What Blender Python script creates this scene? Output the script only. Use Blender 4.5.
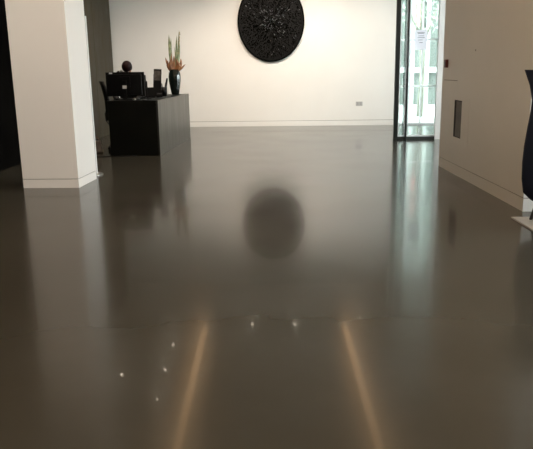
import bpy, bmesh, math, random
from mathutils import Vector, Matrix, noise
random.seed(7)
scene = bpy.context.scene
C = scene.collection
for o in list(bpy.data.objects): bpy.data.objects.remove(o)
PI = math.pi

# ------------------------------------------------------------ camera
F_PX = 661.97
p, r, y = 0.231362, -0.0161537, 0.0666587
f0 = Vector((-math.sin(y), math.cos(y), 0)); rt = Vector((math.cos(y), math.sin(y), 0)); up = Vector((0, 0, 1))
fw = f0*math.cos(p) - up*math.sin(p); u = up*math.cos(p) + f0*math.sin(p)
r2 = rt*math.cos(r) + u*math.sin(r); u2 = -rt*math.sin(r) + u*math.cos(r)
cd = bpy.data.cameras.new('camera'); cam = bpy.data.objects.new('camera', cd); C.objects.link(cam)
cam.matrix_world = Matrix(((r2.x, u2.x, -fw.x, 0), (r2.y, u2.y, -fw.y, 0), (r2.z, u2.z, -fw.z, 1.3), (0, 0, 0, 1)))
cd.sensor_fit = 'HORIZONTAL'; cd.sensor_width = 36; cd.lens = F_PX/533*36; cd.clip_start = .05; cd.clip_end = 300
scene.camera = cam

# ------------------------------------------------------------ world and light
SKY = 11.5
w = bpy.data.worlds.new('sky'); scene.world = w; w.use_nodes = True
nt = w.node_tree; bg = nt.nodes['Background']
bg.inputs['Color'].default_value = (.93, .97, 1.0, 1); bg.inputs['Strength'].default_value = SKY
def portal(name, loc, rot, sx, sy):
    l = bpy.data.lights.new(name, 'AREA'); l.shape = 'RECTANGLE'; l.size = sx; l.size_y = sy
    l.cycles.is_portal = True
    o = bpy.data.objects.new(name, l); C.objects.link(o); o.location = loc; o.rotation_euler = rot
portal('daylight_window', (3.72, 10.6, 1.75), (0, PI/2, 0), 3.3, 3.0)
portal('daylight_window', (5.12, 3.4, 1.75), (0, PI/2, 0), 3.3, 4.4)
portal('daylight_window', (3.72, 13.9, 1.75), (0, PI/2, 0), 3.3, 3.0)
portal('daylight_window', (2.75, 15.55, 1.7), (-PI/2, 0, 0), 1.6, 3.4)
vs = scene.view_settings
vs.view_transform = 'Standard'; vs.look = 'None'; vs.gamma = 1; vs.use_curve_mapping = False
vs.exposure = 0.25
LAMP = 1.0     # strength of the interior lamps

# ------------------------------------------------------------ materials
def mat(name, col, rough=.5, metal=0, **k):
    m = bpy.data.materials.new(name); m.use_nodes = True
    b = m.node_tree.nodes['Principled BSDF']
    b.inputs['Base Color'].default_value = (*col, 1); b.inputs['Roughness'].default_value = rough
    b.inputs['Metallic'].default_value = metal
    for a, v in k.items(): b.inputs[a.replace('_', ' ')].default_value = v
    return m
def mottled(name, c1, c2, scale=3, rough=(.4, .5), metal=0, stretch=(1, 1, 1), bump=0, detail=5, lo=.35, hi=.65):
    m = mat(name, c1, rough[0], metal); t = m.node_tree; N = t.nodes; L = t.links; b = N['Principled BSDF']
    tc = N.new('ShaderNodeTexCoord'); mp = N.new('ShaderNodeMapping'); mp.inputs['Scale'].default_value = stretch
    L.new(tc.outputs['Object'], mp.inputs['Vector'])
    n = N.new('ShaderNodeTexNoise'); n.inputs['Scale'].default_value = scale; n.inputs['Detail'].default_value = detail
    L.new(mp.outputs[0], n.inputs['Vector'])
    r_ = N.new('ShaderNodeValToRGB'); r_.color_ramp.elements[0].color = (*c1, 1); r_.color_ramp.elements[1].color = (*c2, 1)
    r_.color_ramp.elements[0].position = lo; r_.color_ramp.elements[1].position = hi
    L.new(n.outputs[0], r_.inputs[0]); L.new(r_.outputs[0], b.inputs['Base Color'])
    mr = N.new('ShaderNodeMapRange'); mr.inputs['To Min'].default_value = rough[0]; mr.inputs['To Max'].default_value = rough[1]
    mr.inputs['From Min'].default_value = .3; mr.inputs['From Max'].default_value = .7
    L.new(n.outputs[0], mr.inputs[0]); L.new(mr.outputs[0], b.inputs['Roughness'])
    if bump:
        bp = N.new('ShaderNodeBump'); bp.inputs['Strength'].default_value = bump; bp.inputs['Distance'].default_value = .01
        L.new(n.outputs[0], bp.inputs['Height']); L.new(bp.outputs[0], b.inputs['Normal'])
    return m
def emit(name, col, s):
    m = bpy.data.materials.new(name); m.use_nodes = True; t = m.node_tree
    t.nodes.remove(t.nodes['Principled BSDF']); e = t.nodes.new('ShaderNodeEmission')
    e.inputs[0].default_value = (*col, 1); e.inputs[1].default_value = s
    t.links.new(e.outputs[0], t.nodes['Material Output'].inputs[0]); return m
def pane_mat(name, tint):
    m = bpy.data.materials.new(name); m.use_nodes = True; t = m.node_tree; N = t.nodes
    N.remove(N['Principled BSDF']); a = N.new('ShaderNodeBsdfTransparent'); a.inputs[0].default_value = (*tint, 1)
    g = N.new('ShaderNodeBsdfGlossy'); g.inputs['Roughness'].default_value = .02
    fr = N.new('ShaderNodeFresnel'); fr.inputs[0].default_value = 1.45; mx = N.new('ShaderNodeMixShader')
    t.links.new(fr.outputs[0], mx.inputs[0]); t.links.new(a.outputs[0], mx.inputs[1]); t.links.new(g.outputs[0], mx.inputs[2])
    t.links.new(mx.outputs[0], N['Material Output'].inputs[0]); return m

M = {}
M['floor'] = mottled('polished_resin', (.048, .0445, .034), (.056, .0515, .040), 1.3, (.155, .19), stretch=(1, 1, 1), lo=.3, hi=.7)
_t = M['floor'].node_tree; _N = _t.nodes; _L = _t.links
_ramp = next(n for n in _N if n.type == 'VALTORGB'); _tc = next(n for n in _N if n.type == 'TEX_COORD')
_g = _N.new('ShaderNodeTexNoise'); _g.inputs['Scale'].default_value = 9; _g.inputs['Detail'].default_value = 3
_r = _N.new('ShaderNodeMapRange'); _r.inputs['From Min'].default_value = .3; _r.inputs['From Max'].default_value = .7; _r.inputs['To Min'].default_value = .985; _r.inputs['To Max'].default_value = 1.015
_m = _N.new('ShaderNodeVectorMath'); _m.operation = 'SCALE'
_L.new(_tc.outputs['Object'], _g.inputs['Vector']); _L.new(_g.outputs[0], _r.inputs[0]); _L.new(_ramp.outputs[0], _m.inputs[0]); _L.new(_r.outputs[0], _m.inputs['Scale'])
_L.new(_m.outputs[0], _N['Principled BSDF'].inputs['Base Color'])


def spec(k, v): M[k].node_tree.nodes['Principled BSDF'].inputs['Specular IOR Level'].default_value = v
_b = M['floor'].node_tree.nodes['Principled BSDF']
_b.inputs['IOR'].default_value = 1.28; _b.inputs['Coat Weight'].default_value = .2; _b.inputs['Coat IOR'].default_value = 1.18; _b.inputs['Coat Roughness'].default_value = .03
M['wall'] = mottled('warm_white_plaster', (.70, .65, .58), (.72, .67, .60), 1.5, (.6, .65))
M['wallw'] = mottled('white_plaster', (.78, .77, .75), (.80, .79, .77), 1.5, (.6, .65))
M['wallr'] = mottled('grey_white_panel', (.72, .72, .69), (.75, .75, .72), 1.0, (.42, .5), lo=.4, hi=.6)
M['pillar'] = mottled('cream_plaster', (.80, .77, .73), (.82, .79, .75), 1.5, (.6, .65))
M['ceil'] = mat('ceiling_plaster', (.62, .58, .53), .8)
M['base'] = mat('skirting_paint', (.70, .67, .62), .4)
M['gap'] = mat('shadow_gap', (.16, .15, .135), .8)
M['bronze'] = mottled('patinated_panel', (.020, .0165, .009), (.042, .034, .020), 3.5, (.4, .6), stretch=(2, 2, .6), bump=.15)
M['darkglass'] = mottled('near_black_panel', (.003, .0028, .0025), (.005, .0045, .004), 2, (.8, .9))
M['alu'] = mat('black_frame', (.012, .016, .015), .35)
M['whitemetal'] = mat('white_metal', (.85, .86, .86), .35)
M['glass'] = pane_mat('clear_glass', (.95, .97, .96))
M['gglass'] = pane_mat('green_glass', (.80, .85, .82))
M['paper'] = mat('notice_paper', (.80, .80, .88), .6)
M['ink'] = mat('print_ink', (.03, .03, .06), .6)
M['steel'] = mottled('blackened_steel', (.018, .018, .014), (.028, .028, .023), 2.5, (.28, .36), metal=.3, stretch=(1, 4, .4))
M['deskblack'] = mottled('black_lacquer', (.005, .006, .005), (.009, .010, .008), 2, (.4, .5))
M['blackp'] = mat('black_plastic', (.004, .004, .0045), .35, 0, Specular_IOR_Level=.25)
M['blackm'] = mat('black_matt', (.006, .006, .006), .6, 0, Specular_IOR_Level=.15)
M['greyp'] = mat('grey_plastic', (.05, .05, .05), .4)
M['label'] = mat('sticker', (.75, .76, .80), .5)
M['chrome'] = mat('brushed_metal', (.45, .44, .42), .3, .9)
M['vase'] = mat('dark_green_glaze', (.003, .006, .005), .05, 0, Coat_Weight=.6)
M['leaf'] = mottled('spiky_leaf', (.09, .12, .04), (.24, .25, .12), 14, (.4, .5))
M['orange'] = mottled('orange_bract', (.30, .13, .05), (.14, .06, .03), 12, (.45, .55))
M['hair'] = mat('dark_auburn_hair', (.012, .004, .0035), .55)
M['skin'] = mat('skin', (.30, .16, .10), .5)
M['shirt'] = mat('black_shirt', (.012, .012, .013), .8)
M['trouser'] = mat('dark_trousers', (.018, .018, .024), .8)
M['collar'] = mat('white_collar', (.8, .8, .8), .6)
M['red'] = mat('dark_red_plastic', (.10, .012, .010), .35)
M['brass'] = mottled('niche_metal', (.05, .045, .034), (.13, .12, .095), 2.2, (.5, .6), stretch=(1, 1, 2))
M['navy'] = mat('navy_upholstery', (.004, .008, .026), .6, 0, Specular_IOR_Level=.15)
M['sock'] = mat('grey_socket', (.42, .42, .42), .4)
M['eye'] = mat('eye_white', (.7, .7, .7), .3)
M['artb'] = mat('black_gloss_shard', (.0025, .003, .0025), .5, 0, Specular_IOR_Level=.08)
M['arts'] = mat('silver_shard', (.55, .57, .58), .3, .5)
M['pave'] = mottled('pale_paving', (.46, .50, .50), (.56, .59, .58), 4, (.7, .8))
M['fac'] = mottled('pale_green_facade', (.085, .10, .092), (.17, .19, .18), 2, (.4, .5), stretch=(3, 3, .4))
M['facw'] = mat('white_fin', (.5, .53, .52), .5)
M['bark'] = mottled('grey_bark', (.12, .12, .10), (.22, .22, .18), 12, (.8, .9), stretch=(1, 1, .3))
M['foliage'] = mottled('foliage', (.22, .28, .22), (.38, .44, .38), 9, (.6, .7))
M['redcloth'] = mat('red_banner_cloth', (.6, .22, .22), .7)

for k, v in (('bronze', .12), ('darkglass', 0), ('deskblack', .12), ('artb', 0), ('navy', .04), ('hair', .1), ('skin', .3)): spec(k, v)

# ------------------------------------------------------------ mesh helpers
def box(bm, x0, x1, y0, y1, z0, z1, bev=0, mi=0):
    v = [bm.verts.new(c) for c in ((x0,y0,z0),(x1,y0,z0),(x1,y1,z0),(x0,y1,z0),(x0,y0,z1),(x1,y0,z1),(x1,y1,z1),(x0,y1,z1))]
    fs = [bm.faces.new([v[i] for i in q]) for q in ((3,2,1,0),(4,5,6,7),(0,1,5,4),(1,2,6,5),(2,3,7,6),(3,0,4,7))]
    for f in fs: f.material_index = mi
    if bev:
        es = list({e for f in fs for e in f.edges})
        bmesh.ops.bevel(bm, geom=es, offset=bev, segments=2, affect='EDGES', profile=.6)
def prism(bm, pts, z0, z1, mi=0):
    a = [bm.verts.new((x, y, z0)) for x, y in pts]; b = [bm.verts.new((x, y, z1)) for x, y in pts]
    n = len(pts); fs = [bm.faces.new(a[::-1]), bm.faces.new(b)]
    fs += [bm.faces.new((a[i], a[(i+1) % n], b[(i+1) % n], b[i])) for i in range(n)]
    for f in fs: f.material_index = mi
def tube(bm, pts, rad, n=10, mi=0, cap=True, flat=1):
    pts = [Vector(q) for q in pts]
    rad = rad if isinstance(rad, (list, tuple)) else [rad]*len(pts)
    rings = []; ref = None
    for i, q in enumerate(pts):
        d = (pts[min(i+1, len(pts)-1)] - pts[max(i-1, 0)]).normalized()
        if ref is None: ref = Vector((1, 0, 0)) if abs(d.x) < .9 else Vector((0, 1, 0))
        s = (ref - d*ref.dot(d)).normalized(); ref = s; t = d.cross(s)
        rings.append([bm.verts.new(q + (s*math.cos(2*PI*k/n) + t*math.sin(2*PI*k/n)*flat)*rad[i]) for k in range(n)])
    for a, b in zip(rings, rings[1:]):
        for k in range(n):
            f = bm.faces.new((a[k], a[(k+1) % n], b[(k+1) % n], b[k])); f.smooth = True; f.material_index = mi
    if cap:
        f = bm.faces.new(rings[0][::-1]); f.material_index = mi
        f = bm.faces.new(rings[-1]); f.material_index = mi
def lathe(bm, prof, c=(0, 0), n=32, mi=0):
    rings = [[bm.verts.new((c[0]+rr*math.cos(2*PI*k/n), c[1]+rr*math.sin(2*PI*k/n), z)) for k in range(n)] for rr, z in prof]
    for a, b in zip(rings, rings[1:]):
        for k in range(n):
            f = bm.faces.new((a[k], a[(k+1) % n], b[(k+1) % n], b[k])); f.smooth = True; f.material_index = mi
    bm.faces.new(rings[0][::-1]).material_index = mi; bm.faces.new(rings[-1]).material_index = mi
def ball(bm, c, r3, seg=20, rings=14, rot=None):
    mx = Matrix.Translation(c) @ (rot or Matrix.Identity(4)) @ Matrix.Diagonal((*r3, 1))
    res = bmesh.ops.create_uvsphere(bm, u_segments=seg, v_segments=rings, radius=1, matrix=mx)
    for v in res['verts']:
        for f in v.link_faces: f.smooth = True
def obj(name, bm, m, parent=None, loc=None):
    bmesh.ops.recalc_face_normals(bm, faces=bm.faces)
    me = bpy.data.meshes.new(name); bm.to_mesh(me); bm.free()
    for x in (m if isinstance(m, list) else [m]): me.materials.append(x)
    o = bpy.data.objects.new(name, me); C.objects.link(o)
    if parent: o.parent = parent
    if loc: o.location = loc
    return o
def tag(o, label, cat, group=None):
    o['label'] = label; o['category'] = cat
    if group: o['group'] = group
    return o
def thing(name, label, cat, loc=(0, 0, 0), rz=0, group=None):
    o = bpy.data.objects.new(name, None); C.objects.link(o); o.location = loc; o.rotation_euler = (0, 0, rz)
    o.empty_display_size = .1
    return tag(o, label, cat, group)
def struct(name, bm, m, parent=None, label=None, cat=None):
    o = obj(name, bm, m, parent)
    if not parent:
        o['kind'] = 'structure'; o['label'] = label or name.replace('_', ' '); o['category'] = cat or name.split('_')[0]
    return o
NB = bmesh.new

# ------------------------------------------------------------ room shell
H = 3.8
bm = NB(); box(bm, -6, 5.2, -6.2, 15.55, -.2, 0); struct('floor', bm, M['floor'], label='dark grey brown polished resin floor of the lobby', cat='floor')
bm = NB(); box(bm, -6, 5.3, -6.2, 15.6, H, H+.2); struct('ceiling', bm, M['ceil'], label='plain off white ceiling over the lobby', cat='ceiling')
bm = NB(); box(bm, -6, 1.93, 15.4, 15.6, 0, H); struct('wall_back', bm, M['wallw'], label='long white back wall that carries the round black artwork', cat='wall')
bm = NB(); box(bm, -6.2, -6, -6.2, 15.6, 0, H); struct('wall_far_left', bm, M['wall'], label='plain wall behind the dark cladding', cat='wall')
bm = NB()
yb = 9.6
while yb < 14.3:
    y1 = min(yb+1.19, 14.37); box(bm, -4.5, -4.2, yb, y1-.006, 0, H); yb += 1.195
struct('wall_left', bm, M['bronze'], label='tall greenish brown patinated wall cladding behind the office chair', cat='wall')
bm = NB(); box(bm, -4.5, -4.2, -6.2, 9.59, 0, H)
struct('wall_near_left', bm, M['darkglass'], label='near black wall panel left of the white pillar', cat='wall')
bm = NB(); box(bm, -6, 5.3, -6.4, -6.2, 0, H); struct('wall_front', bm, M['wall'], label='plain wall behind the viewpoint', cat='wall')

# pillar
bm = NB(); box(bm, -3.29, -2.635, 7.335, 7.98, .107, H, .004)
pl = struct('pillar', bm, M['pillar'], label='square white pillar on the left, rising from floor to ceiling', cat='pillar')
bm = NB(); box(bm, -3.28, -2.645, 7.345, 7.97, .10, .12); o = struct('shadow_gap', bm, M['gap'], pl)
bm = NB(); box(bm, -3.29, -2.635, 7.335, 7.98, 0, .10, .003); struct('baseboard', bm, M['pillar'], pl)

# back skirting
bm = NB(); box(bm, -4.2, 1.92, 15.385, 15.4, 0, .115, .003)
bb = struct('baseboard_back', bm, M['wallw'], label='white skirting along the foot of the back wall', cat='skirting')
bm = NB(); box(bm, -4.2, 1.92, 15.392, 15.4, .115, .123); struct('shadow_gap', bm, M['gap'], bb)

# right wall block (set slightly askew) with its return towards the viewer
A = Vector((1.93, 6.01)); B = Vector((1.72, 8.91)); n_ = Vector((-(B-A).y, (B-A).x)).normalized()   # points to -x
if n_.x > 0: n_ = -n_
bm = NB(); prism(bm, [A, (3.6, 6.01), (3.6, 8.95), B], .126, H)
wr = struct('wall_right', bm, M['wallr'], label='shaded off white wall block at the right with niche and call point', cat='wall')
bm = NB(); prism(bm, [A+Vector((.008, .008)), (3.59, 6.02), (3.59, 8.94), B+Vector((.008, -.008))], .118, .13); struct('shadow_gap', bm, M['gap'], wr)
bm = NB(); prism(bm, [A, (3.6, 6.01), (3.6, 8.95), B], 0, .118)
struct('baseboard_right', bm, M['wallr'], label='off white skirting below the right wall block', cat='skirting')

# right facade with windows: piers, header and sill
def window(name, x, y0, y1, z0, z1, n, label):
    t = bpy.data.objects.new(name, None); C.objects.link(t); t.location = (x, (y0+y1)/2, z0)
    t['kind'] = 'structure'; t['label'] = label; t['category'] = 'window'
    yc = (y0+y1)/2
    bm = NB()
    for k in range(n+1):
        yy = y0 + (y1-y0)*k/n - yc; box(bm, -.04, .04, yy-.025, yy+.025, 0, z1-z0)
    box(bm, -.04, .04, y0-yc, y1-yc, 0, .05); box(bm, -.04, .04, y0-yc, y1-yc, z1-z0-.05, z1-z0)
    obj('window_frame', bm, M['alu'], t)
    bm = NB(); box(bm, -.006, .006, y0-yc+.02, y1-yc-.02, .02, z1-z0-.02); obj('pane', bm, M['glass'], t)
window('window_1', 3.65, 9.0, 12.25, .05, 3.4, 3, 'tall side window beyond the right wall block')
window('window_2', 5.1, 1.2, 5.6, .05, 3.4, 4, 'tall side window beside the right seating')
window('window_4', 3.65, 12.4, 15.4, .05, 3.4, 3, 'tall side window of the glass lobby')
bm = NB(); box(bm, 3.6, 3.7, 8.95, 15.6, 3.4, H); box(bm, 3.6, 3.7, 8.95, 15.6, 0, .05); box(bm, 3.6, 3.7, 12.25, 12.4, .05, 3.4); box(bm, 3.6, 3.7, 15.4, 15.6, .05, 3.4)
struct('wall_facade', bm, M['wallw'], label='white facade wall around the side window', cat='wall')
bm = NB(); box(bm, 5.05, 5.2, -6.2, 1.2, 0, H); box(bm, 5.05, 5.2, 5.6, 6.3, 0, H); box(bm, 5.05, 5.2, 1.2, 5.6, 3.4, H); box(bm, 5.05, 5.2, 1.2, 5.6, 0, .05); box(bm, 3.6, 5.2, 6.15, 6.3, 0, H)
struct('wall_near_right', bm, M['wallw'], label='white wall around the near side window', cat='wall')

# ------------------------------------------------------------ glazed entrance screen
ds = bpy.data.objects.new('door_1', None); C.objects.link(ds); ds.location = (1.53, 12.3, 0)
ds['kind'] = 'structure'; ds['label'] = 'tall glazed entrance screen in a thin black frame'; ds['category'] = 'glass door'
def lb(name, m, *b, parent=ds, o=(1.53, 12.3, 0)):
    bm = NB()
    for q in b: box(bm, q[0]-o[0], q[1]-o[0], q[2]-o[1], q[3]-o[1], q[4]-o[2], q[5]-o[2])
    return obj(name, bm, m, parent)
lb('frame', M['alu'], (1.53, 1.605, 12.26, 12.34, 0, 3.45), (1.605, 2.27, 12.26, 12.34, 0, .05), (1.605, 2.27, 12.26, 12.34, 3.40, 3.45))
lb('inner_frame', M['whitemetal'], (1.605, 1.625, 12.28, 12.33, .05, 3.4), (1.625, 2.27, 12.28, 12.33, .05, .075))
lb('pane', M['glass'], (1.625, 2.27, 12.295, 12.307, .075, 3.4))
bm = NB()   # side pane of the lobby, running back to the end of the back wall
prism(bm, [(.07, .04), (.082, .04), (.40, 3.1), (.388, 3.1)], 0, 3.4); obj('side_pane', bm, M['glass'], ds)
bm = NB(); box(bm, 1.53, 3.6, 12.24, 12.36, 3.45, H); box(bm, 2.27, 2.43, 12.24, 12.36, 0, 3.45); box(bm, 2.43, 3.6, 12.24, 12.36, 0, 3.45)
prism(bm, [(1.55, 12.36), (1.65, 12.36), (1.95, 15.4), (1.85, 15.4)], 3.4, H)
struct('wall_lobby', bm, M['wallw'], label='white jamb and bulkhead around the glass entrance', cat='wall')
# open leaf edge
bm = NB(); box(bm, -.012, .012, -.02, .02, .03, 3.3)
lf = thing('door_leaf', 'slim black upright edge of the open glass door leaf, in front of the screen', 'door', (1.665, 11.66, 0))
lf.rotation_euler = (0, 0, 0)
bm = NB(); tube(bm, [(0, 0, 0), (0.0, 0, 2.0), (.0, 0, 3.38)], .0145, 10); obj('stile', bm, M['alu'], lf)
bm = NB(); lathe(bm, [(.02, 0), (.02, .012), (.015, .02)], n=14); obj('floor_pivot', bm, M['alu'], lf)
bm = NB(); prism(bm, [(.004, .015), (.012, .012), (.012, .57), (.004, .57)], .02, 3.38); obj('pane', bm, M['glass'], lf)
# notice on the glass
nt_ = thing('notice', 'white printed notice stuck on the glass entrance screen', 'notice', (1.97, 12.288, 1.58))
bm = NB(); box(bm, -.115, .105, -.001, .001, 0, .34); obj('paper', bm, M['paper'], nt_)
for z, a, b in ((.29, -.07, .06), (.275, -.06, .05), (.235, -.05, .05), (.205, -.06, .06), (.165, -.05, .03), (.12, -.03, .03)):
    bm = NB(); box(bm, a, b, -.0022, -.001, z, z+.007); obj('printed_line', bm, M['ink'], nt_)

# outer glazing on the street side, green tinted
og = bpy.data.objects.new('window_3', None); C.objects.link(og); og.location = (2.8, 15.5, 0)
og['kind'] = 'structure'; og['label'] = 'green tinted outer glazing seen through the entrance screen'; og['category'] = 'window'
OO = (2.8, 15.5, 0)
fr = []
for x in (1.98, 2.24, 2.52, 2.95, 3.5): fr.append((x-.016, x+.016, 15.47, 15.53, 0, 3.6))
for z in (.02, .86, 1.87, 2.9, 3.55): fr.append((1.95, 3.6, 15.475, 15.525, z-.022, z+.022))
lb('window_frame', M['whitemetal'], *fr, parent=og, o=OO)
lb('pane', M['gglass'], (1.95, 3.6, 15.495, 15.505, 0, 3.6), parent=og, o=OO)
lb('pull_bar', M['greyp'], (2.84, 2.90, 15.42, 15.46, .25, 2.4), parent=og, o=OO)
bm = NB(); box(bm, 1.93, 3.7, 15.45, 15.6, 3.6, H); struct('trim_1', bm, M['wallw'], label='white header over the outer glazing', cat='trim')

# ------------------------------------------------------------ outdoors
bm = NB(); box(bm, -10, 30, 15.6, 40, -.25, -.02); box(bm, 5.3, 30, -10, 15.6, -.25, -.02)
struct('paving', bm, M['pave'], label='pale street paving outside the entrance', cat='paving')
bld = thing('street_building', 'pale green glazed building across the street, seen through the entrance', 'building', (5, 24, -.02))
bm = NB(); box(bm, -6, 8, 0, 6, 0, 12); obj('facade', bm, M['fac'], bld)
bm = NB()
for k in range(28): box(bm, -6+k*.5, -5.88+k*.5, -.18, 0, 0, 12)
obj('fin', bm, M['facw'], bld)
bm = NB()
for z in (1.1, 3.6, 6.4, 9.2): box(bm, -6.1, 8.1, -.25, 0, z, z+.18)
obj('ledge', bm, M['facw'], bld)
tr = thing('street_tree', 'slim tree standing in the street behind the entrance glass', 'tree', (2.95, 18.2, -.02))
bm = NB(); tube(bm, [(0, 0, 0), (.03, 0, 1), (0, .05, 2), (-.05, 0, 3.2)], [.09, .075, .06, .04], 10)
tube(bm, [(0, 0, 1.8), (.2, .1, 2.3), (.4, .1, 2.9)], [.035, .028, .015], 8); tube(bm, [(0, 0, 2), (-.25, .1, 2.5), (-.4, .1, 3)], [.035, .028, .015], 8)
obj('trunk', bm, M['bark'], tr)
bm = NB()
for k in range(260):
    a, e, rr = random.uniform(0, 2*PI), random.uniform(-1, 1), random.random()**.4
    q = Vector((math.cos(a)*1.0*rr*math.sqrt(1-e*e), math.sin(a)*.9*rr*math.sqrt(1-e*e), 3.1+1.1*rr*e))
    d = Vector((random.uniform(-1, 1), random.uniform(-1, 1), random.uniform(-1, 1))).normalized()*.09
    s = d.orthogonal().normalized()*.04
    bm.faces.new([bm.verts.new(q+v) for v in (-d, s, d, -s)])
obj('foliage', bm, M['foliage'], tr)
bn = thing('street_banner', 'red cloth banner hanging on the building across the street', 'banner', (3.72, 23.7, 2.6))
bm = NB(); box(bm, -.09, .09, -.01, .01, 0, 1.4); obj('cloth', bm, M['redcloth'], bn)
bm = NB(); tube(bm, [(0, .1, 1.42), (0, -.05, 1.42)], .012, 8); tube(bm, [(-.12, 0, 1.41), (.12, 0, 1.41)], .012, 8); obj('rod', bm, M['greyp'], bn)

# ------------------------------------------------------------ ceiling lamps and added fill lights
WARM = (1.0, .60, .30)
M['lamp'] = emit('warm_diffuser', WARM, 6.5*LAMP)
M['spot'] = emit('bright_lamp_face', (1, .86, .68), 70)
for (x0, y0), (x1, y1), lab in (((-2.10, 12.4), (-1.45, 2.4), 'long warm linear ceiling light nearer the reception desk side'), ((.70, 12.6), (1.26, 2.6), 'long warm linear ceiling light nearer the entrance side')):
    d = Vector((x1-x0, y1-y0)); L_ = d.length
    t = thing('linear_ceiling_light', lab, 'ceiling light', (x0, y0, H), math.atan2(d.y, d.x), 'linear lights of the lobby ceiling')
    bm = NB(); box(bm, 0, L_, -.075, -.06, -.05, 0); box(bm, 0, L_, .06, .075, -.05, 0); box(bm, 0, L_, -.06, .06, -.012, 0)
    box(bm, -.012, 0, -.075, .075, -.05, 0); box(bm, L_, L_+.012, -.075, .075, -.05, 0)
    obj('housing', bm, M['whitemetal'], t)
    bm = NB(); box(bm, .002, L_-.002, -.06, .06, -.045, -.02); obj('diffuser', bm, M['lamp'], t)
def downlight(x, y, lab, watt=60, aim=(0, 0), ang=95):
    t = thing('ceiling_downlight', lab, 'ceiling light', (x, y, H), 0, 'small round ceiling downlights')
    bm = NB()
    n = 24; prof = [(.032, 0), (.05, 0), (.05, -.008), (.036, -.014), (.032, -.012)]
    rings = [[bm.verts.new((q*math.cos(2*PI*k/n), q*math.sin(2*PI*k/n), z)) for k in range(n)] for q, z in prof]
    for a, b in zip(rings, rings[1:]+rings[:1]):
        for k in range(n): bm.faces.new((a[k], a[(k+1) % n], b[(k+1) % n], b[k]))
    obj('bezel', bm, M['whitemetal'], t)
    bm = NB(); lathe(bm, [(.031, -.001), (.031, -.007)], n=20); obj('lamp_face', bm, M['spot'], t)
    l = bpy.data.lights.new('lamp', 'SPOT'); l.energy = watt*LAMP; l.color = (1, .85, .70); l.spot_size = math.radians(ang); l.spot_blend = .8; l.shadow_soft_size = .04
    lo = bpy.data.objects.new('lamp', l); C.objects.link(lo); lo.parent = t; lo.location = (0, 0, -.05); lo.rotation_euler = (math.radians(aim[0]), math.radians(aim[1]), 0)
for x, y, lab, wt, aim in ((-1.18, 12.66, 'small ceiling downlight washing the left of the round artwork', 165, (38, -10)),
        (-.30, 12.68, 'small ceiling downlight washing the right of the round artwork', 180, (38, 18)),
        (1.05, 13.1, 'added fill downlight close to the glass entrance', 170, (34, 4)),  # added to brighten the right end of the back wall
        (-3.23, 10.32, 'small ceiling downlight above the left end of the reception desk', 170, (42, 0)),
        (-2.60, 11.61, 'small ceiling downlight above the middle of the reception desk', 170, (36, 8)),
        (-2.52, 10.54, 'small ceiling downlight above the monitor on the desk', 60, (0, 0)),
        (-2.42, 9.47, 'small ceiling downlight just before the reception desk', 60, (0, 0)),
        (-2.9, 4.6, 'added unseen fill downlight before the white pillar', 170, (32, 0))):  # added out of view to warm and brighten the pillar front
    downlight(x, y, lab, wt, aim)

M['fillglow'] = emit('fill_panel_glow', (1, .70, .45), 7.5*LAMP)  # unseen glowing panels added as warm ambient fill for the lobby
for x, y, lab in ((.1, 4.2, 'added unseen fill panel ahead of the viewpoint'), (.6, 0, 'added unseen fill panel above the viewpoint'),
                  (-1.2, 1.6, 'added unseen fill panel left of the viewpoint'), (.6, -4.0, 'added unseen fill panel at the rear right of the lobby')):
    t = thing('fill_light_panel', lab, 'ceiling light', (x, y, H), 0, 'added fill panels of the near ceiling')
    bm = NB(); box(bm, -.62, .62, -.62, -.6, -.05, 0); box(bm, -.62, .62, .6, .62, -.05, 0); box(bm, -.62, -.6, -.6, .6, -.05, 0); box(bm, .6, .62, -.6, .6, -.05, 0); obj('frame', bm, M['whitemetal'], t)
    bm = NB(); box(bm, -.598, .598, -.598, .598, -.04, -.02); obj('diffuser', bm, M['fillglow'], t)

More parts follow.
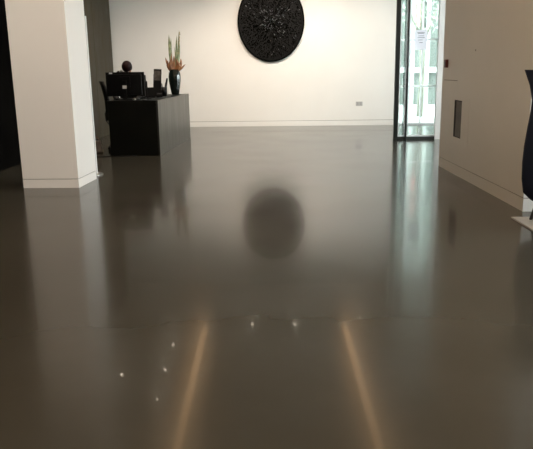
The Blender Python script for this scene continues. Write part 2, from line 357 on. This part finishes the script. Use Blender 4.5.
# ------------------------------------------------------------ round black artwork
art = thing('wall_art', 'large round black relief artwork of radiating shards on the white back wall', 'artwork', (-.855, 15.4, 2.32))
RA, RB = .745, .875
n = 96
def ell(k, s, yy): a = 2*PI*k/n; return (math.cos(a)*RA*s, yy, math.sin(a)*RB*s)
bm = NB()
prof = [(1, -.002), (1, -.055), (.99, -.06), (.975, -.058), (.955, -.04)]
rings = [[bm.verts.new(ell(k, s, yy)) for k in range(n)] for s, yy in prof]
for a, b in zip(rings, rings[1:]):
    for k in range(n): bm.faces.new((a[k], a[(k+1) % n], b[(k+1) % n], b[k]))
obj('rim', bm, M['artb'], art)
bm = NB(); bm.faces.new([bm.verts.new(ell(k, .958, -.038)) for k in range(n)]); bm.faces.new([bm.verts.new(ell(k, .99, -.003)) for k in range(n)]); obj('backing', bm, M['blackm'], art)
bm = NB()
for k in range(2600):
    a = random.uniform(0, 2*PI); s = random.random()**.62*.93
    ln = random.uniform(.012, .04)*(1-.4*s); wd = random.uniform(.004, .010)
    q = Vector((math.cos(a)*RA*s, 0, math.sin(a)*RB*s)); rd = Vector((math.cos(a+random.gauss(0, .35)), 0, math.sin(a+random.gauss(0, .35)))); tg = Vector((-rd.z, 0, rd.x))
    if s > .93-ln: ln *= .5
    tip = random.uniform(-.075, -.05)
    dens = noise.noise(Vector((q.x*3.2, 1.3, q.z*3.2)))
    mi = 1 if random.random() < (.015+.13*max(0, .85-s))*(1.3 if dens > 0 else .2) else 0
    v = [bm.verts.new(c) for c in (q-rd*ln+Vector((0, -.039, 0)), q+tg*wd+Vector((0, -.039, 0)), q+rd*ln+Vector((0, -.039, 0)), q-tg*wd+Vector((0, -.039, 0)), q+rd*ln*random.uniform(-.5, .8)+Vector((0, tip, 0)))]
    for i in range(4):
        f = bm.faces.new((v[i], v[(i+1) % 4], v[4])); f.material_index = mi
obj('shard_relief', bm, [M['artb'], M['arts']], art)

# socket on the back wall
so = thing('wall_socket', 'small grey twin socket low on the back wall near the entrance', 'socket', (1.13, 15.4, .44))
bm = NB(); box(bm, -.075, .075, -.012, 0, 0, .095, .004); obj('face_plate', bm, M['sock'], so)
for x in (-.035, .035):
    for q in ((x-.004, x+.004, .055, .068), (x-.014, x-.006, .03, .036), (x+.006, x+.014, .03, .036)):
        bm = NB(); box(bm, q[0], q[1], -.0135, -.012, q[2], q[3]); obj('socket_hole', bm, M['blackm'], so)

# ------------------------------------------------------------ fittings on the right wall block
ang = math.atan2((B-A).y, (B-A).x)
def onwall(s, z): q = A + (B-A)*s; return (q.x, q.y, z)
# local frame: +x along wall away from the viewer, +y out of the wall (towards -x)
t = thing('call_point', 'small dark red call point on the right wall beside the entrance', 'call point', onwall(.93, 1.275), ang)
bm = NB(); box(bm, -.045, .045, 0, .035, 0, .10, .006); obj('housing', bm, M['red'], t)
bm = NB(); box(bm, -.026, .026, .035, .038, .025, .072); obj('break_glass', bm, M['greyp'], t)
t = thing('wall_niche', 'narrow upright recessed metal slot in a flush panel on the right wall', 'niche', onwall(.735, .38), ang)
bm = NB()  # flush panel frame with a real opening
box(bm, -.42, -.145, 0, .004, 0, .55); box(bm, .145, .42, 0, .004, 0, .55); box(bm, -.145, .145, 0, .004, 0, .075); box(bm, -.145, .145, 0, .004, .515, .55)
obj('panel', bm, M['wallr'], t)
bm = NB(); box(bm, -.145, .145, .0005, .002, .075, .515); box(bm, -.145, .145, .002, .0035, .075, .23); obj('recess_plate', bm, M['brass'], t)
bm = NB(); box(bm, .09, .145, .0005, .006, .075, .515); box(bm, -.145, .145, .0005, .006, .505, .515); box(bm, -.145, .145, .0005, .006, .075, .083); obj('slot_edge', bm, M['blackm'], t)
t = thing('access_hatch', 'fine dark seam of a hatch above the niche on the right wall', 'hatch', onwall(.87, 1.12), ang)
bm = NB(); box(bm, -.30, .28, 0, .003, 0, .006); obj('seam', bm, M['gap'], t)
t = thing('wall_sensor', 'tiny pale sensor dot high on the right wall', 'sensor', onwall(.55, 1.46), ang)
bm = NB(); ball(bm, (0, 0, 0), (.012, .008, .012), 12, 8); obj('cap', bm, M['sock'], t)

# ------------------------------------------------------------ display stand behind the pillar
ts = thing('display_stand', 'slim white upright stand with round grey foot behind the pillar', 'stand', (-2.86, 8.3, 0))
bm = NB(); box(bm, -.135, .135, -.015, .015, .018, 1.96, .004); obj('panel', bm, M['whitemetal'], ts)
bm = NB(); lathe(bm, [(.2, 0), (.2, .008), (.193, .014), (.03, .018)], n=40); obj('foot', bm, M['chrome'], ts)

# ------------------------------------------------------------ reception desk
XR, XL, YN, YF, ZT = -2.325, -3.15, 10.2, 12.9, .85
dk = thing('reception_desk', 'long dark reception desk with grey metal side and black end panel', 'desk', (XR, YN, 0))
def D(name, m, *b, bev=0):
    bm = NB()
    for q in b: box(bm, q[0]-XR, q[1]-XR, q[2]-YN, q[3]-YN, q[4], q[5], bev)
    return obj(name, bm, m, dk)
D('side_panel', M['steel'], (XR-.03, XR, YN, YF, 0, ZT), bev=.002)
D('end_panel', M['deskblack'], (XL+.04, XR-.031, YN+.004, YN+.03, 0, .83), bev=.002)
D('upper_apron', M['deskblack'], (XL, XL+.039, YN+.004, YN+.3, .55, .83))
D('far_panel', M['deskblack'], (XR-.45, XR-.031, YF-.03, YF, 0, .83))
D('worktop', M['deskblack'], (XL, XR-.031, YN, YN+.66, .83, ZT), (XR-.48, XR-.031, YN+.661, YF, .83, ZT), bev=.002)
D('leg', M['deskblack'], (XL+.04, XL+.08, YN+.6, YN+.64, 0, .83))
du = D('drawer_unit', M['deskblack'], (XR-.44, XR-.035, YN+1.9, YN+2.4, .05, .83), bev=.003)
for z in (.08, .33, .58):
    bm = NB(); box(bm, -.458, -.441, 1.91, 2.39, z, z+.235, .002); obj('drawer', bm, M['deskblack'], du)
    bm = NB(); tube(bm, [(-.459, 2.08, z+.19), (-.475, 2.08, z+.19), (-.475, 2.22, z+.19), (-.459, 2.22, z+.19)], .005, 8); obj('handle', bm, M['chrome'], du)

# monitor seen from behind
mo = thing('computer_monitor', 'wide black monitor seen from behind on the near end of the desk', 'monitor', (-2.915, 10.56, ZT))
bm = NB(); box(bm, -.31, .31, .012, .03, .055, .43, .004); obj('bezel', bm, M['blackp'], mo)
bm = NB(); box(bm, -.27, .27, -.022, .012, .075, .40, .012); box(bm, -.09, .09, -.034, -.022, .20, .36, .004); obj('rear_housing', bm, M['blackp'], mo)
bm = NB(); box(bm, -.03, .03, -.05, -.034, .012, .30, .004); obj('stand_column', bm, M['blackp'], mo)
bm = NB(); box(bm, -.13, .13, -.11, .09, 0, .012, .004); obj('stand_foot', bm, M['blackp'], mo)
bm = NB(); box(bm, -.03, .035, -.053, -.0502, .175, .225); o = obj('sticker', bm, M['label'], mo); o['label'] = 'white square sticker'
bm = NB(); box(bm, -.25, -.20, .009, .0115, .405, .425); o = obj('sticker', bm, M['label'], mo); o['label'] = 'small white corner sticker'
bm = NB(); box(bm, -.30, .30, .0302, .0315, .07, .42); obj('screen', bm, M['blackm'], mo)
mo2 = thing('computer_monitor', 'second monitor turned edge on, right behind the wide black monitor', 'monitor', (-2.71, 10.98, ZT), PI*.575)
bm = NB(); box(bm, -.22, .22, .0, .025, .12, .42, .004); obj('bezel', bm, M['greyp'], mo2)
bm = NB(); box(bm, -.16, .16, -.03, 0, .16, .38, .01); obj('rear_housing', bm, M['blackp'], mo2)
bm = NB(); box(bm, -.02, .02, -.05, -.03, .01, .28, .003); obj('stand_column', bm, M['blackp'], mo2)
bm = NB(); box(bm, -.09, .09, -.1, .06, 0, .01, .003); obj('stand_foot', bm, M['blackp'], mo2)

# small desk items
t = thing('desk_telephone', 'black desk telephone with handset beside the monitor', 'telephone', (-2.745, 11.42, ZT), .3)
bm = NB()
v = [(-.09, -.1, 0), (.09, -.1, 0), (.09, .1, 0), (-.09, .1, 0), (-.09, -.1, .17), (.09, -.1, .17), (.09, .1, .03), (-.09, .1, .03)]
vv = [bm.verts.new(c) for c in v]
for q in ((3,2,1,0),(4,5,6,7),(0,1,5,4),(1,2,6,5),(2,3,7,6),(3,0,4,7)): bm.faces.new([vv[i] for i in q])
obj('base', bm, M['blackp'], t)
bm = NB(); tube(bm, [(-.065, -.09, .19), (-.065, -.07, .215), (-.065, 0, .17), (-.065, .07, .11), (-.065, .09, .065)], [.024, .02, .014, .02, .024], 10); obj('handset', bm, M['blackp'], t)
bm = NB()
for i in range(3):
    for j in range(4): box(bm, .0+i*.024, .018+i*.024, -.05+j*.026, -.032+j*.026, .10-j*.018, .128-j*.018)
obj('keypad', bm, M['greyp'], t)
t = thing('leaflet_holder', 'tall dark leaflet holder leaning slightly, between telephone and pen pot', 'leaflet holder', (-2.665, 11.68, ZT), .1)
t.rotation_euler = (0, math.radians(3.5), .1); t.scale = (1.3, 1, 1.12)
bm = NB(); box(bm, -.052, .052, -.028, .028, 0, .02); box(bm, -.052, .052, .02, .028, 0, .42); box(bm, -.052, -.046, -.028, .028, 0, .34); box(bm, .046, .052, -.028, .028, 0, .34); box(bm, -.052, .052, -.028, -.022, 0, .25); obj('holder', bm, M['blackp'], t)
bm = NB()
for k in range(4): box(bm, -.042, .042, -.018+k*.009, -.012+k*.009, .02, .36+k*.012)
obj('leaflets', bm, mottled('dark_print', (.04, .035, .03), (.11, .095, .08), 25, (.4, .5)), t)
t = thing('pen_pot', 'dark pen pot full of pens beside the vase', 'pen pot', (-2.60, 11.95, ZT)); t.scale = (1.25, 1.25, 1.2)
bm = NB(); lathe(bm, [(.045, 0), (.047, .13), (.041, .13), (.04, .01)], n=24); obj('pot', bm, M['blackp'], t)
for i, (dx, dy, h_) in enumerate(((.05, 0, .26), (.02, .03, .20), (-.03, .02, .17), (-.02, -.03, .19), (.03, -.02, .16))):
    bm = NB(); tube(bm, [(dx*.2, dy*.2, .02), (dx, dy, h_*.9), (dx*1.1, dy*1.1, h_)], [.007, .007, .003] if i else [.012, .014, .008], 8); obj('pen', bm, M['blackp'], t)
t = thing('card_stand', 'low black card stand in front of the leaflet holder', 'card stand', (-2.56, 11.40, ZT), .2)
bm = NB(); box(bm, -.05, .05, -.03, .03, 0, .012); box(bm, -.05, .05, .006, .012, .01, .12); box(bm, -.05, .05, -.028, -.022, .01, .05); obj('stand', bm, M['blackp'], t)
bm = NB(); box(bm, -.043, .043, -.016, .004, .012, .07); obj('cards', bm, M['greyp'], t)
t = thing('computer_keyboard', 'flat black keyboard lying on the desk behind the monitor', 'keyboard', (-2.95, 10.74, ZT), 0)
bm = NB(); box(bm, -.2, .2, -.06, .06, 0, .014, .003); obj('tray', bm, M['blackp'], t)
bm = NB()
for i in range(13):
    for j in range(4): box(bm, -.187+i*.029, -.162+i*.029, -.05+j*.026, -.028+j*.026, .014, .019)
obj('keys', bm, M['greyp'], t)
t = thing('desk_mouse', 'small silver grey mouse on the desk right in front of the monitor', 'mouse', (-2.72, 10.33, ZT), .3)
bm = NB(); ball(bm, (0, 0, .016), (.03, .05, .017), 16, 10); obj('shell', bm, M['chrome'], t)
bm = NB(); box(bm, -.004, .004, -.04, -.02, .027, .034); obj('wheel', bm, M['blackp'], t)
t = thing('stapler', 'small stapler on the desk edge near the metal side', 'stapler', (-2.6, 10.40, ZT), -.4)
bm = NB(); box(bm, -.06, .06, -.016, .016, 0, .014, .003); obj('base', bm, M['chrome'], t)
bm = NB(); tube(bm, [(-.055, 0, .02), (0, 0, .036), (.055, 0, .034)], [.012, .014, .01], 8); obj('arm', bm, M['blackp'], t)
bm = NB(); tube(bm, [(-2.58, 10.27, ZT+.006), (-2.50, 10.34, ZT+.006), (-2.46, 10.5, ZT+.012), (-2.52, 10.7, ZT+.006), (-2.5, 11.0, ZT+.006), (-2.44, 11.25, ZT+.006)], .006, 8)
tag(obj('desk_cable', bm, M['blackp']), 'thin black cable curling over the desk top', 'cable')

# ------------------------------------------------------------ vase and flowers
VX, VY = -2.515, 12.55
t = thing('vase', 'tall dark green glazed vase at the far end of the desk', 'vase', (VX, VY, ZT))
bm = NB(); lathe(bm, [(.062, 0), (.072, .02), (.092, .12), (.112, .25), (.115, .33), (.104, .40), (.080, .445), (.078, .46), (.070, .46), (.072, .44), (.09, .39), (.09, .36)], n=40); obj('body', bm, M['vase'], t)
fl = thing('flower_arrangement', 'spiky green leaves and orange bracts standing in the dark vase', 'flowers', (VX, VY, ZT+.375)); fl.scale = (.95, .95, .94)
def leaf(pts, wmax, m, name, fold=.3):
    bm = NB(); P = [Vector(q) for q in pts]; n = len(P); rows = []
    for i, q in enumerate(P):
        d = (P[min(i+1, n-1)]-P[max(i-1, 0)]).normalized(); s = Vector((1, .25, 0)); s = (s-d*s.dot(d)).normalized(); nn = d.cross(s)
        tt = i/(n-1); w_ = wmax*max(.04, math.sin(PI*(.12+.88*tt))**.6)
        rows.append([q-s*w_, q+nn*w_*fold, q+s*w_, q-nn*(w_*.25)])
    vr = [[bm.verts.new(c) for c in rw] for rw in rows]
    for a, b in zip(vr, vr[1:]):
        for k in range(4): f = bm.faces.new((a[k], a[(k+1) % 4], b[(k+1) % 4], b[k])); f.smooth = True
    bm.faces.new(vr[0][::-1]); bm.faces.new(vr[-1]); return obj(name, bm, m, fl)
def curve(x1, y1, z1, bend=0, x0=0, y0=0, n=9):
    out = []
    for i in range(n):
        s = i/(n-1); out.append((x0+(x1-x0)*s+bend*math.sin(PI*s), y0+(y1-y0)*s, z1*s))
    return out
for q in (((-.075, 0, .76), .030, -.015), ((-.045, .04, .70), .018, -.02), ((-.07, -.03, .60), .016, -.02), ((.125, .02, .84), .022, .01), ((.085, -.03, .74), .02, .0), ((.125, .03, .64), .013, .02), ((.01, .05, .55), .009, .02), ((.05, .05, .66), .009, .0)):
    leaf(curve(*q[0], bend=q[2], x0=q[0][0]*.35, y0=q[0][1]*.3), q[1], M['leaf'], 'leaf')
for x1, y1, z1, b, w_ in ((-.17, .02, .33, -.03, .022), (-.11, -.05, .27, -.05, .03), (.23, -.02, .19, .01, .022), (.13, .04, .30, .05, .030), (.06, -.06, .30, .04, .034), (-.05, -.05, .29, -.04, .034), (0, .03, .36, .0, .028), (.09, -.05, .24, .05, .034), (-.06, .06, .27, -.05, .03), (-.03, -.04, .42, -.02, .016), (.14, -.03, .17, .0, .03)):
    leaf(curve(x1, y1, z1, bend=b), w_, M['orange'], 'bract', .5)
bm = NB()
for k in range(60):
    z = .38+.42*random.random(); x = .04+.085*z/.8+random.uniform(-.012, .012)
    ball(bm, (x+.012, random.uniform(-.01, .02), z), (.007, .007, .011), 6, 4)
obj('buds', bm, mottled('straw_bud', (.22, .16, .07), (.33, .27, .13), 20, (.6, .7)), fl)

# ------------------------------------------------------------ office chairs
def office_chair(name, label, loc, rz):
    t = thing(name, label, 'chair', loc, rz, 'black office chairs at the reception desk')
    # faces local +y, back at local -y
    bm = NB()
    for k in range(5):
        a = 2*PI*k/5+.3; tube(bm, [(0, 0, .12), (math.cos(a)*.15, math.sin(a)*.15, .10), (math.cos(a)*.28, math.sin(a)*.28, .075)], [.028, .02, .014], 8)
    obj('star_base', bm, M['greyp'], t)
    for k in range(5):
        a = 2*PI*k/5+.3; cx, cy = math.cos(a)*.28, math.sin(a)*.28
        bm = NB(); s = Vector((-math.sin(a), math.cos(a), 0))*.02; c = Vector((cx, cy, .028))
        tube(bm, [c-s, c-s*.3], .028, 14); tube(bm, [c+s*.3, c+s], .028, 14); tube(bm, [c+Vector((0, 0, .0)), c+Vector((0, 0, .055))], .008, 8); obj('castor', bm, M['blackp'], t)
    bm = NB(); tube(bm, [(0, 0, .11), (0, 0, .28), (0, 0, .281), (0, 0, .42)], [.03, .03, .016, .016], 14); obj('gas_column', bm, M['greyp'], t)
    bm = NB(); box(bm, -.22, .22, -.2, .22, .42, .49, .03); obj('seat', bm, M['blackm'], t)
    bm = NB(); R_ = []
    for i in range(9):
        z = .58+.56*i/8; yy = -.205-.07*(i/8)**1.3+.02*math.sin(PI*i/8); ww = .19+.035*math.sin(PI*min(1, i/8*1.1+.1)) - (.05 if i == 8 else 0)
        R_.append([bm.verts.new((x*ww, yy-.045*(1-x*x)*0.6-q, z)) for q in (0, .035) for x in ((-1, -.6, -.2, .2, .6, 1) if q == 0 else (1, .6, .2, -.2, -.6, -1))])
    for a, b in zip(R_, R_[1:]):
        for k in range(12): f = bm.faces.new((a[k], a[(k+1) % 12], b[(k+1) % 12], b[k])); f.smooth = True
    bm.faces.new(R_[0][::-1]); bm.faces.new(R_[-1]); obj('backrest', bm, M['blackm'], t)
    bm = NB(); tube(bm, [(0, -.05, .415), (0, -.2, .42), (0, -.262, .5), (0, -.272, .64)], .016, 8); obj('back_support', bm, M['greyp'], t)
    return t
office_chair('office_chair', 'empty black office chair at the left side of the reception desk', (-3.08, 10.88, 0), -PI/2+.38)
office_chair('office_chair', 'black office chair carrying the seated receptionist behind the monitor', (-3.15, 11.62, 0), PI)

# ------------------------------------------------------------ person seated behind the monitor
pe = thing('person', 'person with dark auburn hair, head bowed, seated behind the desk monitor', 'person', (-3.09, 11.60, 0), 0)
def caps(bm, a, b, ra, rb, n=14, k=6):
    a = Vector(a); b = Vector(b); d = (b-a); L_ = d.length; d.normalize(); pts = []; rr = []
    for i in range(k+1):
        th = PI/2*(1-i/k); pts.append(a-d*ra*math.sin(th)); rr.append(max(.0006, ra*math.cos(th)))
    for i in range(k+1):
        th = PI/2*i/k; pts.append(b+d*rb*math.sin(th)); rr.append(max(.0006, rb*math.cos(th)))
    tube(bm, pts, rr, n)
def remesh(o, v, smooth=4):
    m = o.modifiers.new('r', 'REMESH'); m.mode = 'VOXEL'; m.voxel_size = v; m.use_smooth_shade = True
    if smooth: s = o.modifiers.new('s', 'SMOOTH'); s.factor = .5; s.iterations = smooth
    dg = bpy.context.evaluated_depsgraph_get(); me = bpy.data.meshes.new_from_object(o.evaluated_get(dg))
    o.modifiers.clear(); o.data = me
# facing -y; seat at z .49; head centre at (0.03,-.40,1.35)
hip = .60; hc = Vector((.04, -.36, 1.352))
tilt = Matrix.Rotation(math.radians(62), 4, 'X')     # head bowed forward
def HD(v): return hc + (tilt @ Vector(v))
bm = NB()
caps(bm, (0, .0, hip), (0, -.10, .85), .13, .12); caps(bm, (0, -.10, .85), (0, -.22, 1.10), .12, .125)
caps(bm, (-.125, -.26, 1.24), (.12, -.24, 1.18), .055, .055)
caps(bm, (0, -.24, 1.18), HD((0, .01, -.06)), .05, .048)
for s in (-1, 1):
    S = Vector((s*.17, -.24, 1.16)); E = Vector((s*.22, -.26, .88)); W = Vector((s*.10, -.40, .70))
    caps(bm, S, E, .048, .038); caps(bm, E, W, .038, .026)
    K = Vector((s*.11, -.38, .565)); An = Vector((s*.11, -.30, .10))
    caps(bm, (s*.09, .0, .575), K, .08, .055); caps(bm, K, An, .052, .035); caps(bm, An+Vector((0, .02, -.05)), An+Vector((0, -.14, -.068)), .035, .028)
    Pm = W+Vector((-s*.01, -.045, -.006)); 
    for dx in (-.022, 0, .022): caps(bm, W, Pm+Vector((dx, -.02, 0)), .016, .012, 8, 3)
    for i, (dx, ln) in enumerate(((-.03, .055), (-.01, .068), (.01, .064), (.029, .05))):
        f0_ = Pm+Vector((dx, -.02, .0)); f1 = f0_+Vector((dx*.15, -ln*.6, .004)); f2 = f1+Vector((0, -ln*.45, -.016))
        caps(bm, f0_, f1, .0088, .0082, 8, 3); caps(bm, f1, f2, .008, .007, 8, 3)
    th = W+Vector((-s*.02, -.02, 0)); caps(bm, th, th+Vector((-s*.03, -.03, -.004)), .012, .009, 8, 3); caps(bm, th+Vector((-s*.03, -.03, -.004)), th+Vector((-s*.035, -.055, -.012)), .009, .008, 8, 3)
ball(bm, hc, (.074, .09, .106), 24, 16, tilt)
ball(bm, HD((0, -.03, -.065)), (.052, .062, .05), 18, 12, tilt)          # jaw
caps(bm, HD((0, -.086, .005)), HD((0, -.104, -.028)), .009, .014, 8, 3)    # nose
for s in (-1, 1): ball(bm, HD((s*.075, .005, -.01)), (.01, .02, .03), 10, 8, tilt)
caps(bm, HD((-.02, -.086, -.058)), HD((.02, -.086, -.058)), .007, .007, 8, 3)
bo = obj('body', bm, M['skin'], pe); remesh(bo, .0065, 3)
bm = NB()
caps(bm, (0, .0, hip), (0, -.10, .85), .142, .132); caps(bm, (0, -.10, .85), (0, -.22, 1.10), .132, .137); caps(bm, (-.125, -.26, 1.24), (.12, -.24, 1.18), .066, .066)
for s in (-1, 1):
    S = Vector((s*.17, -.24, 1.16)); E = Vector((s*.22, -.26, .88)); W = Vector((s*.11, -.385, .72)); caps(bm, S, E, .06, .05); caps(bm, E, W, .05, .036)
o = obj('shirt', bm, M['shirt'], pe); remesh(o, .012, 4)
bm = NB()
for s in (-1, 1):
    K = Vector((s*.11, -.38, .565)); An = Vector((s*.11, -.30, .13)); caps(bm, (s*.09, .0, .58), K, .092, .066); caps(bm, K, An, .064, .052)
caps(bm, (-.06, 0, .59), (.06, 0, .59), .1, .1)
o = obj('trousers', bm, M['trouser'], pe); remesh(o, .014, 4)
for s in (-1, 1):
    bm = NB(); caps(bm, (s*.11, -.27, .055), (s*.11, -.44, .045), .046, .038); o = obj('shoe', bm, M['blackm'], pe); remesh(o, .01, 2)
bm = NB(); ball(bm, HD((0, .008, .014)), (.086, .100, .108), 28, 20, tilt); ball(bm, HD((0, .075, -.02)), (.062, .045, .07), 18, 12, tilt)
# strands: open the face side
for v in list(bm.verts):
    lv = tilt.inverted() @ (v.co-hc)
    if lv.y < -.045 and lv.z < .0: v.co = hc + tilt @ Vector((lv.x*.8, -.045 + (lv.y+.045)*.2, lv.z))
obj('hair', bm, M['hair'], pe)
for s in (-1, 1):
    bm = NB(); ball(bm, HD((s*.03, -.076, .008)), (.012, .010, .008), 12, 8, tilt); obj('eye', bm, M['eye'], pe)
bm = NB(); tube(bm, [(-.10, -.31, 1.27), (-.085, -.33, 1.295), (-.07, -.345, 1.31), (-.06, -.355, 1.32)], [.012, .02, .018, .008], 8, flat=.4); o = obj('collar', bm, M['collar'], pe); o['label'] = 'white collar'

# ------------------------------------------------------------ bag and cable by the desk
t = thing('shoulder_bag', 'slouched grey brown bag on the floor left of the desk', 'bag', (-3.50, 10.62, 0), .2)
bm = NB(); R_ = []
for i in range(8):
    s = i/7; ww = .13-.03*s; dd = .075-.05*s; z = .005+.19*s
    R_.append([bm.verts.new((math.copysign(abs(math.cos(a))**.6, math.cos(a))*ww + .01*noise.noise(Vector((a, s*3, 0))), math.copysign(abs(math.sin(a))**.6, math.sin(a))*dd+.015*noise.noise(Vector((a*2, s*4, 2))), z)) for a in [2*PI*k/20 for k in range(20)]])
for a, b in zip(R_, R_[1:]):
    for k in range(20): f = bm.faces.new((a[k], a[(k+1) % 20], b[(k+1) % 20], b[k])); f.smooth = True
bm.faces.new(R_[0][::-1]); bm.faces.new(R_[-1]); obj('pouch', bm, mottled('worn_canvas', (.12, .10, .085), (.2, .17, .14), 10, (.7, .8), bump=.3), t)
bm = NB(); tube(bm, [(-.09, 0, .17), (-.06, -.01, .25), (0, -.02, .28), (.06, -.01, .25), (.09, 0, .17)], .008, 8); obj('strap', bm, mat('brown_strap', (.13, .06, .03), .5), t)
bm = NB(); tube(bm, [(-3.55, 10.2, .005), (-3.35, 10.08, .005), (-3.1, 10.1, .005), (-2.85, 10.16, .005), (-2.7, 10.185, .005)], .006, 8)
tag(obj('floor_cable', bm, M['blackp']), 'thin black cable along the floor at the desk foot', 'cable')

# ------------------------------------------------------------ high backed chair at the right edge
hc_ = thing('high_back_chair', 'tall dark blue upholstered chair at the right edge of the view', 'chair', (2.0, 5.44, .012))
prof = [(-.13, .17), (-.175, .22), (-.195, .34), (-.20, .48), (-.195, .62), (-.178, .78), (-.160, .92), (-.158, 1.0), (-.185, 1.12), (-.235, 1.245)]
bm = NB(); R_ = []; HW = .27
for i, (x, z) in enumerate(prof):
    s = i/(len(prof)-1); th = .06-.02*s; rw = []
    ts_ = [-1, -.85, -.5, 0, .5, .85, 1]; hw = HW*(.8 if i == 0 else 1)
    for q in ts_: rw.append((x+.05*abs(q)**3*(.3 if s > .6 else 1)*0, q*hw, z))
    for q in ts_[::-1]: rw.append((x+th+.10*abs(q)**3*(1-s*.6), q*hw*.96, z-.004))
    R_.append([bm.verts.new(c) for c in rw])
for a, b in zip(R_, R_[1:]):
    m_ = len(a)
    for k in range(m_): f = bm.faces.new((a[k], a[(k+1) % m_], b[(k+1) % m_], b[k])); f.smooth = True
bm.faces.new(R_[0][::-1]); bm.faces.new(R_[-1])
o = obj('backrest', bm, M['navy'], hc_)
bm = NB(); box(bm, -.14, .38, -.26, .26, .20, .34, .04); obj('shell', bm, M['navy'], hc_)
bm = NB(); box(bm, -.08, .39, -.21, .21, .34, .44, .035); obj('seat_cushion', bm, M['navy'], hc_)
for s in (-1, 1):
    bm = NB(); box(bm, -.12, .30, s*.235-.035, s*.235+.035, .33, .60, .03); obj('armrest', bm, M['navy'], hc_)
for x0, y0, x1, y1 in ((-.07, .16, -.12, .19), (-.07, -.16, -.12, -.19), (.32, .16, .38, .19), (.32, -.16, .38, -.19)):
    bm = NB(); tube(bm, [(x1, y1, 0), (x0, y0, .21)], [.014, .018], 12); obj('leg', bm, M['greyp'], hc_)
bm = NB(); prism(bm, [(1.75, 5.74), (2.75, 5.74), (2.75, 5.02), (1.80, 5.02)], 0, .012)
tag(obj('floor_plate', bm, mat('pale_stone', (.42, .43, .43), .4)), 'flat pale square plate on the floor under the tall blue chair', 'floor plate')
